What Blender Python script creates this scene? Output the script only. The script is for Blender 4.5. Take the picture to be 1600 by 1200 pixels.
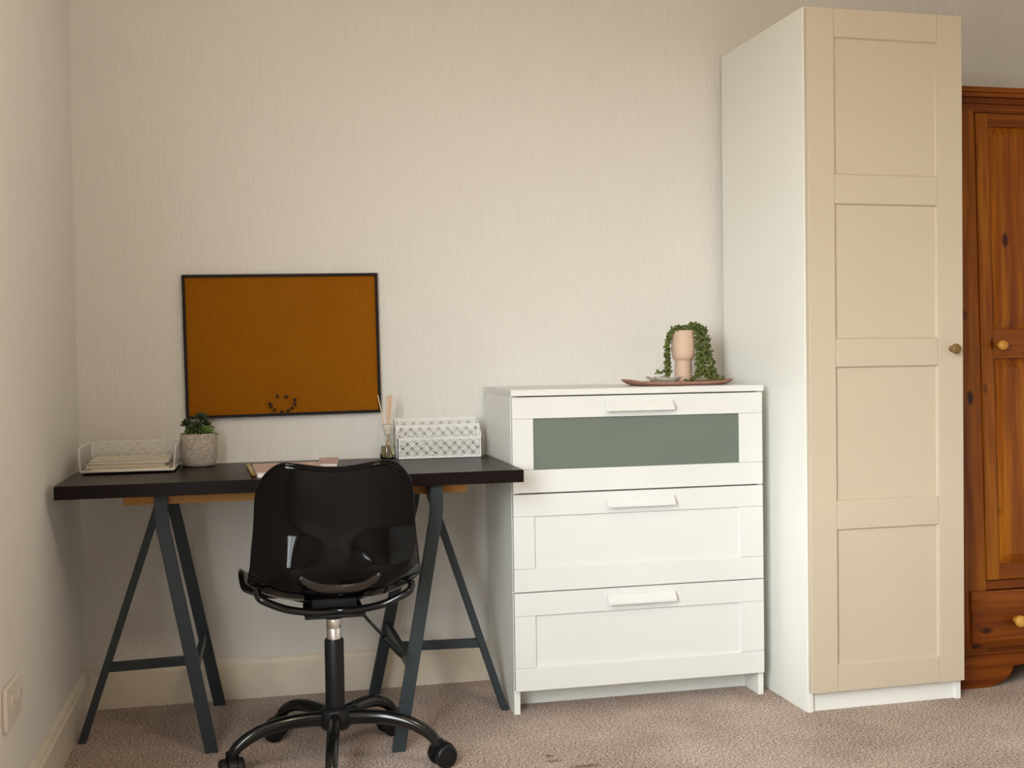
import bpy, bmesh, math, random
from mathutils import Vector, Matrix

for o in list(bpy.data.objects):
    bpy.data.objects.remove(o)
scene = bpy.context.scene
COL = scene.collection
random.seed(7)

# ------------------------------------------------------------------ camera
def make_camera():
    yaw, pitch, roll = -0.2183, -0.0248, -0.0144
    f = Vector((-math.sin(yaw) * math.cos(pitch), math.cos(yaw) * math.cos(pitch), math.sin(pitch)))
    r = Vector((math.cos(yaw), math.sin(yaw), 0))
    u = r.cross(f)
    r2 = math.cos(roll) * r + math.sin(roll) * u
    u2 = -math.sin(roll) * r + math.cos(roll) * u
    m = Matrix((r2, u2, -f)).transposed().to_4x4()
    m.translation = Vector((0.5262, -3.58, 1.0383))
    cd = bpy.data.cameras.new('camera')
    cd.sensor_width = 36.0
    cd.lens = 1780.58 / 1600 * 36.0
    cd.clip_start = 0.05
    co = bpy.data.objects.new('camera', cd)
    co.matrix_world = m
    COL.objects.link(co)
    scene.camera = co
make_camera()

# ------------------------------------------------------------------ light
SKY = 24.8
world = bpy.data.worlds.new('world')
scene.world = world
world.use_nodes = True
_wt = world.node_tree
_bg = _wt.nodes['Background']
_tc = _wt.nodes.new('ShaderNodeTexCoord')
_sp = _wt.nodes.new('ShaderNodeSeparateXYZ')
_rp = _wt.nodes.new('ShaderNodeValToRGB')          # overcast sky above the horizon, darker ground below
_wt.links.new(_tc.outputs['Generated'], _sp.inputs[0])
_mr = _wt.nodes.new('ShaderNodeMapRange')
_mr.inputs['From Min'].default_value = -1.0
_mr.inputs['From Max'].default_value = 1.0
_wt.links.new(_sp.outputs['Z'], _mr.inputs['Value'])
_wt.links.new(_mr.outputs[0], _rp.inputs['Fac'])
_rp.color_ramp.elements[0].position = 0.49
_rp.color_ramp.elements[0].color = (0.12, 0.11, 0.09, 1)
_rp.color_ramp.elements[1].position = 0.51
_rp.color_ramp.elements[1].color = (0.90, 0.97, 1.0, 1)
_wt.links.new(_rp.outputs['Color'], _bg.inputs['Color'])
_bg.inputs['Strength'].default_value = SKY

WIN_Y0, WIN_Y1, WIN_Z0, WIN_Z1 = -3.85, -2.15, 0.55, 2.20   # window in the left wall
def light(name, kind, loc, energy, color):
    l = bpy.data.lights.new(name, kind)
    l.energy = energy
    l.color = color
    o = bpy.data.objects.new(name, l)
    o.location = loc
    COL.objects.link(o)
    return o
day = light('window_portal', 'AREA', (-0.11, (WIN_Y0 + WIN_Y1) / 2, (WIN_Z0 + WIN_Z1) / 2), 1, (1, 1, 1))
day.data.shape = 'RECTANGLE'
day.data.size = WIN_Z1 - WIN_Z0
day.data.size_y = WIN_Y1 - WIN_Y0
day.rotation_euler = (0, math.radians(-90), 0)
day.data.cycles.is_portal = True          # guides sampling of the sky through the window opening
lamp = light('ceiling_lamp_light', 'POINT', (1.25, -2.35, 2.25), 28, (1.0, 0.85, 0.66))
lamp.data.shadow_soft_size = 0.14

vs = scene.view_settings
vs.view_transform = 'Standard'
vs.look = 'None'
vs.gamma = 1.0
vs.use_curve_mapping = False
vs.exposure = 0.0

# ------------------------------------------------------------------ materials
def new_mat(name):
    m = bpy.data.materials.new(name)
    m.use_nodes = True
    nt = m.node_tree
    return m, nt, nt.nodes['Principled BSDF']

def nd(nt, typ, **kw):
    n = nt.nodes.new(typ)
    for k, v in kw.items():
        if k.startswith('i_'):
            n.inputs[k[2:].replace('_', ' ')].default_value = v
        else:
            setattr(n, k, v)
    return n

def ramp(nt, fac, stops):
    n = nt.nodes.new('ShaderNodeValToRGB')
    e = n.color_ramp.elements
    while len(e) < len(stops):
        e.new(0.5)
    for i, (p, c) in enumerate(stops):
        e[i].position = p
        e[i].color = (*c, 1)
    nt.links.new(fac, n.inputs['Fac'])
    return n.outputs['Color']

def coords(nt, scale=(1, 1, 1), kind='POS', loc=(0, 0, 0)):
    mp = nt.nodes.new('ShaderNodeMapping')
    mp.inputs['Scale'].default_value = scale
    mp.inputs['Location'].default_value = loc
    if kind == 'POS':
        g = nt.nodes.new('ShaderNodeNewGeometry')
        nt.links.new(g.outputs['Position'], mp.inputs['Vector'])
    else:
        t = nt.nodes.new('ShaderNodeTexCoord')
        nt.links.new(t.outputs['Object'], mp.inputs['Vector'])
    return mp.outputs['Vector']

def noise(nt, vec, scale=1.0, detail=2.0, rough=0.5):
    n = nd(nt, 'ShaderNodeTexNoise')
    n.inputs['Scale'].default_value = scale
    n.inputs['Detail'].default_value = detail
    n.inputs['Roughness'].default_value = rough
    nt.links.new(vec, n.inputs['Vector'])
    return n.outputs['Fac']

def bump(nt, b, h, strength, dist):
    n = nd(nt, 'ShaderNodeBump')
    n.inputs['Strength'].default_value = strength
    n.inputs['Distance'].default_value = dist
    nt.links.new(h, n.inputs['Height'])
    nt.links.new(n.outputs['Normal'], b.inputs['Normal'])

def plain(name, col, rough=0.5, metal=0.0, var=0.06, vscale=6.0, bmp=0.0, bscale=200.0, coat=0.0, spec=0.5):
    m, nt, b = new_mat(name)
    v = coords(nt)
    f = noise(nt, v, vscale, 3)
    c0 = tuple(max(0, x * (1 - var)) for x in col)
    c1 = tuple(min(1, x * (1 + var)) for x in col)
    nt.links.new(ramp(nt, f, [(0.3, c0), (0.7, c1)]), b.inputs['Base Color'])
    b.inputs['Roughness'].default_value = rough
    b.inputs['Metallic'].default_value = metal
    b.inputs['Coat Weight'].default_value = coat
    b.inputs['Specular IOR Level'].default_value = spec
    if bmp > 0:
        bump(nt, b, noise(nt, v, bscale, 2), bmp, 0.001)
    return m

def wallpaper(name):
    m, nt, b = new_mat(name)
    g = nt.nodes.new('ShaderNodeNewGeometry')
    sep = nt.nodes.new('ShaderNodeSeparateXYZ')
    nt.links.new(g.outputs['Position'], sep.inputs[0])
    add = nd(nt, 'ShaderNodeMath', operation='ADD')
    nt.links.new(sep.outputs['X'], add.inputs[0])
    nt.links.new(sep.outputs['Y'], add.inputs[1])
    comb = nt.nodes.new('ShaderNodeCombineXYZ')
    nt.links.new(add.outputs[0], comb.inputs['X'])
    nt.links.new(sep.outputs['Z'], comb.inputs['Z'])
    mp = nt.nodes.new('ShaderNodeMapping')
    mp.inputs['Scale'].default_value = (150, 1, 9)
    nt.links.new(comb.outputs[0], mp.inputs['Vector'])
    f = noise(nt, mp.outputs[0], 1.0, 3, 0.6)
    mp2 = nt.nodes.new('ShaderNodeMapping')
    mp2.inputs['Scale'].default_value = (420, 1, 120)
    nt.links.new(comb.outputs[0], mp2.inputs['Vector'])
    f2 = noise(nt, mp2.outputs[0], 1.0, 2, 0.5)
    mix = nd(nt, 'ShaderNodeMath', operation='MULTIPLY_ADD')
    nt.links.new(f2, mix.inputs[0])
    mix.inputs[1].default_value = 0.35
    nt.links.new(f, mix.inputs[2])
    nt.links.new(ramp(nt, f, [(0.30, (0.735, 0.710, 0.665)), (0.65, (0.765, 0.740, 0.695))]), b.inputs['Base Color'])
    b.inputs['Roughness'].default_value = 0.75
    b.inputs['Specular IOR Level'].default_value = 0.25
    bump(nt, b, mix.outputs[0], 0.6, 0.004)
    return m

def carpet():
    m, nt, b = new_mat('carpet')
    v = coords(nt)
    f = noise(nt, v, 170, 3, 0.65)
    f2 = noise(nt, v, 3.0, 3, 0.6)
    mix = nd(nt, 'ShaderNodeMath', operation='MULTIPLY_ADD')
    nt.links.new(f2, mix.inputs[0])
    mix.inputs[1].default_value = 0.22
    nt.links.new(f, mix.inputs[2])
    col = ramp(nt, mix.outputs[0], [(0.42, (0.11, 0.070, 0.053)), (0.54, (0.34, 0.255, 0.21)), (0.64, (0.51, 0.405, 0.345)), (0.76, (0.82, 0.70, 0.63))])
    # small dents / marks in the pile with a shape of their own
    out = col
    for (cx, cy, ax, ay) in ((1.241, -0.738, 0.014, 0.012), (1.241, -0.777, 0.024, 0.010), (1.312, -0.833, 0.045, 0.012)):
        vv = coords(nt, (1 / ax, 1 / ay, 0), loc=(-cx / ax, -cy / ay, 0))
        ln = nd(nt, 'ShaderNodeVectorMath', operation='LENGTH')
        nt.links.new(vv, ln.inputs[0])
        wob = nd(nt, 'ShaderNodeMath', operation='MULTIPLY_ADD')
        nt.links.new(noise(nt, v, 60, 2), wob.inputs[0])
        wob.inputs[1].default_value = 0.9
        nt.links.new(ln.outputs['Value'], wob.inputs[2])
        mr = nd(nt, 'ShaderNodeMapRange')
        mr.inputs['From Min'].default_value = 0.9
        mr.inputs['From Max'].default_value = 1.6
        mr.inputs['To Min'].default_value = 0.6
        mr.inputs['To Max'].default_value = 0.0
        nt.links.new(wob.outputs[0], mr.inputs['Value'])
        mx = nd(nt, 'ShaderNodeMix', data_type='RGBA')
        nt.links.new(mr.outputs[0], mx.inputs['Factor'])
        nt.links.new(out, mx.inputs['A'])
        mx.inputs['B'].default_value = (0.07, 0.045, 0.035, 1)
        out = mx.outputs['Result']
    nt.links.new(out, b.inputs['Base Color'])
    b.inputs['Roughness'].default_value = 0.95
    b.inputs['Specular IOR Level'].default_value = 0.1
    bump(nt, b, f, 0.9, 0.006)
    return m

def wood(name, axis, dark, mid, lite, knots=True, scale=1.0, rough=0.38, spec=0.22):
    m, nt, b = new_mat(name)
    s = {'x': (1.2, 30, 30), 'z': (30, 30, 1.2), 'y': (30, 1.2, 30)}[axis]
    v = coords(nt, tuple(a * scale for a in s))
    f = noise(nt, v, 1.0, 4, 0.6)
    s2 = {'x': (2, 160, 160), 'z': (160, 160, 2), 'y': (160, 2, 160)}[axis]
    f2 = noise(nt, coords(nt, s2), 1.0, 2)
    mix = nd(nt, 'ShaderNodeMath', operation='MULTIPLY_ADD')
    nt.links.new(f2, mix.inputs[0])
    mix.inputs[1].default_value = 0.30
    nt.links.new(f, mix.inputs[2])
    col = ramp(nt, mix.outputs[0], [(0.40, dark), (0.62, mid), (0.85, lite)])
    if knots:
        ks = {'x': (6, 13, 13), 'z': (13, 13, 6), 'y': (13, 6, 13)}[axis]
        vo = nd(nt, 'ShaderNodeTexVoronoi')
        vo.inputs['Scale'].default_value = 1.0
        vo.inputs['Randomness'].default_value = 1.0
        nt.links.new(coords(nt, ks), vo.inputs['Vector'])
        mr = nd(nt, 'ShaderNodeMapRange')
        mr.inputs['From Min'].default_value = 0.09
        mr.inputs['From Max'].default_value = 0.18
        mr.inputs['To Min'].default_value = 0.0
        mr.inputs['To Max'].default_value = 1.0
        nt.links.new(vo.outputs['Distance'], mr.inputs['Value'])
        mx = nd(nt, 'ShaderNodeMix', data_type='RGBA')
        nt.links.new(mr.outputs[0], mx.inputs['Factor'])
        mx.inputs['A'].default_value = (0.030, 0.006, 0.003, 1)
        nt.links.new(col, mx.inputs['B'])
        col = mx.outputs['Result']
    nt.links.new(col, b.inputs['Base Color'])
    b.inputs['Roughness'].default_value = rough
    b.inputs['Specular IOR Level'].default_value = spec
    bump(nt, b, mix.outputs[0], 0.12, 0.001)
    return m

def cork():
    m, nt, b = new_mat('cork')
    v = coords(nt)
    f = noise(nt, v, 260, 3, 0.7)
    f2 = noise(nt, v, 5, 2)
    mix = nd(nt, 'ShaderNodeMath', operation='MULTIPLY_ADD')
    nt.links.new(f2, mix.inputs[0])
    mix.inputs[1].default_value = 0.25
    nt.links.new(f, mix.inputs[2])
    nt.links.new(ramp(nt, mix.outputs[0], [(0.35, (0.215, 0.068, 0.0005)), (0.60, (0.265, 0.088, 0.001)), (0.9, (0.33, 0.12, 0.003))]), b.inputs['Base Color'])
    b.inputs['Roughness'].default_value = 0.9
    b.inputs['Specular IOR Level'].default_value = 0.15
    bump(nt, b, f, 0.3, 0.001)
    return m

def pot_relief():
    m, nt, b = new_mat('embossed_pot')
    vo = nd(nt, 'ShaderNodeTexVoronoi', feature='DISTANCE_TO_EDGE')
    vo.inputs['Scale'].default_value = 235
    nt.links.new(coords(nt, (1, 1, 1.25)), vo.inputs['Vector'])
    nt.links.new(ramp(nt, vo.outputs['Distance'], [(0.04, (0.66, 0.60, 0.52)), (0.16, (0.50, 0.43, 0.36)), (0.24, (0.20, 0.15, 0.115))]), b.inputs['Base Color'])
    b.inputs['Roughness'].default_value = 0.7
    inv = nd(nt, 'ShaderNodeMath', operation='MULTIPLY')
    nt.links.new(vo.outputs['Distance'], inv.inputs[0])
    inv.inputs[1].default_value = -1.0
    bump(nt, b, inv.outputs[0], 0.8, 0.004)
    return m

def patterned(name, stops, scale, rough=0.4):
    m, nt, b = new_mat(name)
    f = noise(nt, coords(nt), scale, 3, 0.6)
    nt.links.new(ramp(nt, f, stops), b.inputs['Base Color'])
    b.inputs['Roughness'].default_value = rough
    return m

def glass(name, col, rough=0.02, ior=1.45):
    m, nt, b = new_mat(name)
    b.inputs['Base Color'].default_value = (*col, 1)
    b.inputs['Transmission Weight'].default_value = 1.0
    b.inputs['Roughness'].default_value = rough
    b.inputs['IOR'].default_value = ior
    f = noise(nt, coords(nt), 8, 2)
    nt.links.new(ramp(nt, f, [(0.3, tuple(c * 0.97 for c in col)), (0.7, col)]), b.inputs['Base Color'])
    return m

M = {}
M['wall'] = wallpaper('ribbed_wallpaper')
M['wall_bounce'] = plain('pale_bounce_wall', (0.82, 0.80, 0.76), 0.8, var=0.03)  # unseen right wall, made pale to bounce light onto the left wall
M['wall_absorb'] = plain('dark_absorbing_wall', (0.28, 0.24, 0.19), 0.8, var=0.03)  # unseen rear wall, made dark to cut fill light and chair reflections
M['ceiling'] = plain('ceiling_paint', (0.80, 0.76, 0.70), 0.8, var=0.02)
M['carpet'] = carpet()
M['gloss_paint'] = plain('cream_gloss_paint', (0.74, 0.67, 0.56), 0.35, var=0.05, vscale=14)
M['white'] = plain('white_melamine', (0.82, 0.82, 0.77), 0.38, var=0.015, vscale=3)
M['cream'] = plain('off_white_foil', (0.73, 0.735, 0.715), 0.42, var=0.012, vscale=4)
M['cream_door'] = plain('warm_white_foil', (0.565, 0.482, 0.368), 0.45, var=0.012, vscale=4)
M['desk'] = wood('black_brown_veneer', 'x', (0.006, 0.003, 0.003), (0.008, 0.004, 0.004), (0.010, 0.006, 0.005), False, rough=0.33, spec=0.12)
M['batten'] = wood('pine_batten_wood', 'x', (0.30, 0.13, 0.03), (0.42, 0.20, 0.05), (0.5, 0.26, 0.08), False, rough=0.5)
M['steel'] = plain('grey_powder_coated_steel', (0.028, 0.038, 0.045), 0.42, var=0.05, spec=0.3)
M['black_plastic'] = plain('glossy_black_plastic', (0.0035, 0.003, 0.003), 0.08, var=0.05, spec=0.16)
M['ridge_reflect_black'] = plain('carpet_reflection_black_plastic', (0.020, 0.014, 0.011), 0.28, var=0.1)  # brown reflection of the carpet put into the ridge's base colour
M['black_satin'] = plain('satin_black_plastic', (0.006, 0.006, 0.007), 0.45, var=0.05, spec=0.3)
M['black_metal'] = plain('glossy_black_metal', (0.006, 0.006, 0.006), 0.16, var=0.05)
M['chrome'] = plain('brushed_chrome', (0.80, 0.79, 0.77), 0.30, 1.0, var=0.04)
M['pine_v'] = wood('knotty_pine_upright', 'z', (0.110, 0.022, 0.0005), (0.195, 0.049, 0.001), (0.31, 0.102, 0.002), True)
M['pine_h'] = wood('knotty_pine_level', 'x', (0.075, 0.013, 0.0004), (0.145, 0.031, 0.001), (0.23, 0.064, 0.002), True)
M['pine_knob'] = wood('pine_knob_wood', 'z', (0.38, 0.16, 0.02), (0.50, 0.24, 0.04), (0.6, 0.32, 0.06), False, rough=0.25)
M['brass_knob'] = wood('brown_knob_wood', 'z', (0.10, 0.055, 0.02), (0.17, 0.10, 0.035), (0.24, 0.15, 0.06), False, rough=0.3)
M['cork'] = cork()
M['frame_dark'] = plain('dark_frame', (0.008, 0.003, 0.003), 0.45, spec=0.2)
M['pin'] = plain('dark_pin', (0.028, 0.006, 0.010), 0.25)
M['mesh_white'] = plain('white_coated_steel', (0.80, 0.80, 0.77), 0.4, var=0.02)
M['paper'] = plain('cream_paper', (0.76, 0.68, 0.56), 0.7, var=0.05, vscale=30)
M['paper_grey'] = patterned('printed_paper', [(0.35, (0.50, 0.43, 0.34)), (0.5, (0.70, 0.63, 0.53)), (0.7, (0.78, 0.70, 0.60))], 60, 0.6)
M['pot_relief'] = pot_relief()
M['soil'] = plain('dark_soil', (0.035, 0.022, 0.012), 0.95, var=0.4, vscale=200)
M['leaf_dark'] = patterned('dark_green_leaf', [(0.3, (0.016, 0.030, 0.010)), (0.7, (0.065, 0.090, 0.026))], 40, 0.45)
M['leaf_light'] = patterned('light_green_leaf', [(0.3, (0.08, 0.16, 0.025)), (0.7, (0.20, 0.32, 0.06))], 40, 0.45)
M['bead_leaf'] = patterned('bead_leaf_green', [(0.3, (0.032, 0.050, 0.006)), (0.7, (0.15, 0.18, 0.028))], 55, 0.45)
M['pink_pot'] = plain('pale_pink_ceramic', (0.62, 0.44, 0.33), 0.6, var=0.04, vscale=12)
M['terracotta'] = plain('dusky_pink_clay', (0.36, 0.19, 0.14), 0.75, var=0.15, vscale=40, bmp=0.4)
M['stone'] = plain('grey_stoneware', (0.44, 0.40, 0.33), 0.55, var=0.15, vscale=25)
M['clear_glass'] = glass('clear_glass', (0.97, 0.99, 0.97))
M['oil'] = glass('yellow_green_oil', (0.92, 0.91, 0.58), 0.0, 1.40)
M['reed'] = plain('pale_rattan', (0.74, 0.52, 0.34), 0.7, var=0.08, vscale=60)
M['collar'] = plain('frosted_label', (0.62, 0.56, 0.47), 0.5)
M['pink_cover'] = patterned('blush_patterned_cover', [(0.36, (0.30, 0.14, 0.10)), (0.5, (0.60, 0.36, 0.28)), (0.66, (0.78, 0.58, 0.48))], 70, 0.35)
M['floral_cover'] = patterned('floral_cover', [(0.38, (0.16, 0.07, 0.055)), (0.5, (0.58, 0.30, 0.23)), (0.62, (0.76, 0.55, 0.45))], 110, 0.4)
M['page'] = plain('white_page', (0.84, 0.80, 0.76), 0.5, var=0.02)
M['gold'] = plain('gold_metal', (0.80, 0.58, 0.16), 0.28, 1.0, var=0.04)
M['socket'] = plain('white_socket_plastic', (0.72, 0.66, 0.58), 0.35, var=0.02)
def frosted():
    m, nt, b = new_mat('frosted_glass')
    f = noise(nt, coords(nt), 4, 2)
    nt.links.new(ramp(nt, f, [(0.3, (0.21, 0.255, 0.215)), (0.7, (0.23, 0.275, 0.23))]), b.inputs['Base Color'])
    b.inputs['Roughness'].default_value = 0.42
    b.inputs['Transmission Weight'].default_value = 0.35
    b.inputs['IOR'].default_value = 1.45
    return m
M['frosted'] = frosted()

# ------------------------------------------------------------------ mesh helpers
def link(name, me, mat, parent=None, smooth=False):
    o = bpy.data.objects.new(name, me)
    COL.objects.link(o)
    if mat is not None and not me.materials:
        me.materials.append(mat)
    if smooth:
        me.polygons.foreach_set('use_smooth', [True] * len(me.polygons))
    if parent is not None:
        o.parent = parent
    return o

class MB:
    """collects vertices and faces of one mesh"""
    def __init__(self):
        self.v, self.f = [], []
    def add(self, vs_, fs_):
        n = len(self.v)
        self.v += [tuple(p) for p in vs_]
        self.f += [tuple(n + i for i in q) for q in fs_]
        return self
    def box(self, x0, x1, y0, y1, z0, z1):
        return self.add([(x0, y0, z0), (x1, y0, z0), (x1, y1, z0), (x0, y1, z0), (x0, y0, z1), (x1, y0, z1), (x1, y1, z1), (x0, y1, z1)],
                        [(0, 3, 2, 1), (4, 5, 6, 7), (0, 1, 5, 4), (1, 2, 6, 5), (2, 3, 7, 6), (3, 0, 4, 7)])
    def prism(self, poly, y0, y1):
        """polygon in x,z (counter-clockwise seen from -y) from y0 (front) to y1"""
        n = len(poly)
        vs_ = [(x, y0, z) for x, z in poly] + [(x, y1, z) for x, z in poly]
        fs_ = [tuple(range(n)), tuple(range(2 * n - 1, n - 1, -1))]
        for i in range(n):
            j = (i + 1) % n
            fs_.append((j, i, n + i, n + j))
        return self.add(vs_, fs_)
    def beam(self, p, q, w, h, up=(0, 0, 1)):
        p, q = Vector(p), Vector(q)
        d = (q - p).normalized()
        s = d.cross(Vector(up)).normalized()
        t = s.cross(d).normalized()
        vs_ = []
        for c in (p, q):
            for a, b_ in ((-1, -1), (1, -1), (1, 1), (-1, 1)):
                vs_.append(c + s * (a * w / 2) + t * (b_ * h / 2))
        return self.add(vs_, [(3, 2, 1, 0), (4, 5, 6, 7), (0, 1, 5, 4), (1, 2, 6, 5), (2, 3, 7, 6), (3, 0, 4, 7)])
    def sweep(self, pts, rad, n=12, closed=False, flat=None):
        pts = [Vector(p) for p in pts]
        m = len(pts)
        if not isinstance(rad, (list, tuple)):
            rad = [rad] * m
        tang = []
        for i in range(m):
            a = pts[(i - 1) % m] if (closed or i > 0) else pts[i]
            b_ = pts[(i + 1) % m] if (closed or i < m - 1) else pts[i]
            tang.append((b_ - a).normalized())
        ref = Vector((0, 0, 1)) if abs(tang[0].z) < 0.9 else Vector((1, 0, 0))
        nrm = (ref - tang[0] * ref.dot(tang[0])).normalized()
        vs_ = []
        for i in range(m):
            nrm = (nrm - tang[i] * nrm.dot(tang[i])).normalized()
            bi = tang[i].cross(nrm)
            rr = rad[i]
            rx, ry = rr if isinstance(rr, tuple) else (rr, rr)
            for k in range(n):
                a = 2 * math.pi * k / n
                vs_.append(pts[i] + nrm * (math.cos(a) * rx) + bi * (math.sin(a) * ry))
        fs_ = []
        for i in range(m if closed else m - 1):
            i2 = (i + 1) % m
            for k in range(n):
                k2 = (k + 1) % n
                fs_.append((i * n + k, i * n + k2, i2 * n + k2, i2 * n + k))
        if not closed:
            fs_.append(tuple(range(n - 1, -1, -1)))
            fs_.append(tuple((m - 1) * n + k for k in range(n)))
        return self.add(vs_, fs_)
    def lathe(self, prof, n=32, c=(0, 0, 0), axis='z'):
        """prof: list of (radius, height); ends closed when radius is small"""
        vs_, fs_ = [], []
        for r, h in prof:
            for k in range(n):
                a = 2 * math.pi * k / n
                p = (r * math.cos(a), r * math.sin(a), h)
                if axis == 'y':
                    p = (p[0], -p[2], p[1])      # height runs towards -y
                elif axis == 'x':
                    p = (p[2], p[0], p[1])
                vs_.append((p[0] + c[0], p[1] + c[1], p[2] + c[2]))
        m = len(prof)
        for i in range(m - 1):
            for k in range(n):
                k2 = (k + 1) % n
                fs_.append((i * n + k, i * n + k2, (i + 1) * n + k2, (i + 1) * n + k))
        fs_.append(tuple(range(n - 1, -1, -1)))
        fs_.append(tuple((m - 1) * n + k for k in range(n)))
        return self.add(vs_, fs_)
    def mesh(self, name):
        me = bpy.data.meshes.new(name)
        me.from_pydata(self.v, [], self.f)
        bm = bmesh.new()
        bm.from_mesh(me)
        bmesh.ops.recalc_face_normals(bm, faces=bm.faces)
        bm.to_mesh(me)
        bm.free()
        me.update()
        return me
    def build(self, name, mat, parent=None, smooth=False, bevel=0.0, seg=2, auto=None):
        me = self.mesh(name)
        if bevel > 0:
            bm = bmesh.new()
            bm.from_mesh(me)
            ed = [e for e in bm.edges if len(e.link_faces) == 2 and e.calc_face_angle(0) > 0.6]
            bmesh.ops.bevel(bm, geom=ed, offset=bevel, segments=seg, affect='EDGES', profile=0.5, clamp_overlap=True)
            bm.to_mesh(me)
            bm.free()
        o = link(name, me, mat, parent, smooth)
        if auto is not None:
            me.polygons.foreach_set('use_smooth', [True] * len(me.polygons))
            bm = bmesh.new()
            bm.from_mesh(me)
            for e in bm.edges:
                if len(e.link_faces) == 2 and e.calc_face_angle(0) > auto:
                    e.smooth = False
            bm.to_mesh(me)
            bm.free()
        return o

def box(name, lo, hi, mat, parent=None, bevel=0.0015):
    return MB().box(lo[0], hi[0], lo[1], hi[1], lo[2], hi[2]).build(name, mat, parent, bevel=bevel)

def thing(name, label, cat, loc=(0, 0, 0), rot=(0, 0, 0), group=None):
    o = bpy.data.objects.new(name, None)
    o.empty_display_size = 0.05
    COL.objects.link(o)
    o.location = loc
    o.rotation_euler = rot
    return tag(o, label, cat, group)

def tag(o, label, cat, group=None):
    o['label'] = label
    o['category'] = cat
    if group:
        o['group'] = group
    return o

def struct(o, label=None):
    o['kind'] = 'structure'
    if label:
        o['label'] = label
    return o

def spline(pts, n):
    """Catmull-Rom through the points, n samples"""
    P = [Vector(p) for p in pts]
    P = [P[0] * 2 - P[1]] + P + [P[-1] * 2 - P[-2]]
    out = []
    m = len(P) - 3
    for k in range(n):
        t = k / (n - 1) * m
        i = min(int(t), m - 1)
        t -= i
        a, b_, c, d = P[i], P[i + 1], P[i + 2], P[i + 3]
        out.append(0.5 * ((2 * b_) + (c - a) * t + (2 * a - 5 * b_ + 4 * c - d) * t * t + (3 * b_ - a - 3 * c + d) * t ** 3))
    return out

def lattice(mb, poly, pitch, gap, bw, th, to3d):
    """double diagonal bars clipped to a convex polygon in (a, b); to3d(a, b, depth) -> point"""
    def clip(p, d):
        t0, t1 = -1e9, 1e9
        n = len(poly)
        for i in range(n):
            a, b_ = poly[i], poly[(i + 1) % n]
            e = (b_[0] - a[0], b_[1] - a[1])
            nn = (-e[1], e[0])
            den = nn[0] * d[0] + nn[1] * d[1]
            num = nn[0] * (a[0] - p[0]) + nn[1] * (a[1] - p[1])
            if abs(den) < 1e-9:
                if num > 0:
                    return None
                continue
            t = num / den
            if den > 0:
                t0 = max(t0, t)
            else:
                t1 = min(t1, t)
        return (t0, t1) if t1 - t0 > 1e-4 else None
    xs = [p[0] for p in poly]
    zs = [p[1] for p in poly]
    H = max(zs) - min(zs)
    s = math.sqrt(0.5)
    for sgn in (1, -1):
        k = int(-(H / pitch) - 2)
        while min(xs) + k * pitch < max(xs) + H + pitch:
            for off in (-gap / 2, gap / 2):
                p = (min(xs) + k * pitch + off, min(zs))
                d = (s * sgn, s)
                c = clip(p, d)
                if c:
                    a = (p[0] + d[0] * c[0], p[1] + d[1] * c[0])
                    b_ = (p[0] + d[0] * c[1], p[1] + d[1] * c[1])
                    nx, nz = -d[1] * bw / 2, d[0] * bw / 2
                    vs_ = []
                    for dep in (-th / 2 + sgn * 0.0003, th / 2 + sgn * 0.0003):   # the two bar layers sit slightly apart
                        for q, sg in ((a, -1), (b_, -1), (b_, 1), (a, 1)):
                            vs_.append(to3d(q[0] + nx * sg, q[1] + nz * sg, dep))
                    mb.add(vs_, [(0, 1, 2, 3), (7, 6, 5, 4), (0, 4, 5, 1), (1, 5, 6, 2), (2, 6, 7, 3), (3, 7, 4, 0)])
            k += 1
    # border
    n = len(poly)
    for i in range(n):
        a, b_ = poly[i], poly[(i + 1) % n]
        mb.sweep([to3d(a[0], a[1], 0), to3d(b_[0], b_[1], 0)], 0.0021, 6)
    return mb

# ------------------------------------------------------------------ the room
XR, YR, ZC = 3.95, -4.60, 2.50
struct(MB().box(-0.1, XR + 0.1, YR - 0.1, 0.1, -0.1, 0.0).build('floor', M['carpet']))
struct(MB().box(-0.1, XR + 0.1, YR - 0.1, 0.1, ZC, ZC + 0.1).build('ceiling', M['ceiling']))
struct(MB().box(0.0, XR, 0.0, 0.1, 0.0, ZC).build('wall_back', M['wall']))
struct(MB().box(XR, XR + 0.1, YR, 0.1, 0.0, ZC).build('wall_right', M['wall_bounce']))
struct(MB().box(-0.1, XR + 0.1, YR - 0.1, YR, 0.0, ZC).build('wall_rear', M['wall_absorb']))
wl = MB()
wl.box(-0.1, 0, YR, WIN_Y0, 0, ZC).box(-0.1, 0, WIN_Y1, 0.1, 0, ZC)
wl.box(-0.1, 0, WIN_Y0, WIN_Y1, 0, WIN_Z0).box(-0.1, 0, WIN_Y0, WIN_Y1, WIN_Z1, ZC)
struct(wl.build('wall_left', M['wall']))
wf = MB()
wy = (WIN_Y0 + WIN_Y1) / 2
wf.box(-0.09, -0.04, WIN_Y0, WIN_Y0 + 0.05, WIN_Z0, WIN_Z1).box(-0.09, -0.04, WIN_Y1 - 0.05, WIN_Y1, WIN_Z0, WIN_Z1)
wf.box(-0.09, -0.04, WIN_Y0 + 0.05, WIN_Y1 - 0.05, WIN_Z0, WIN_Z0 + 0.05).box(-0.09, -0.04, WIN_Y0 + 0.05, WIN_Y1 - 0.05, WIN_Z1 - 0.05, WIN_Z1)
wf.box(-0.09, -0.04, wy - 0.03, wy + 0.03, WIN_Z0 + 0.05, WIN_Z1 - 0.05)
struct(wf.build('window_1', M['gloss_paint']))

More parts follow.
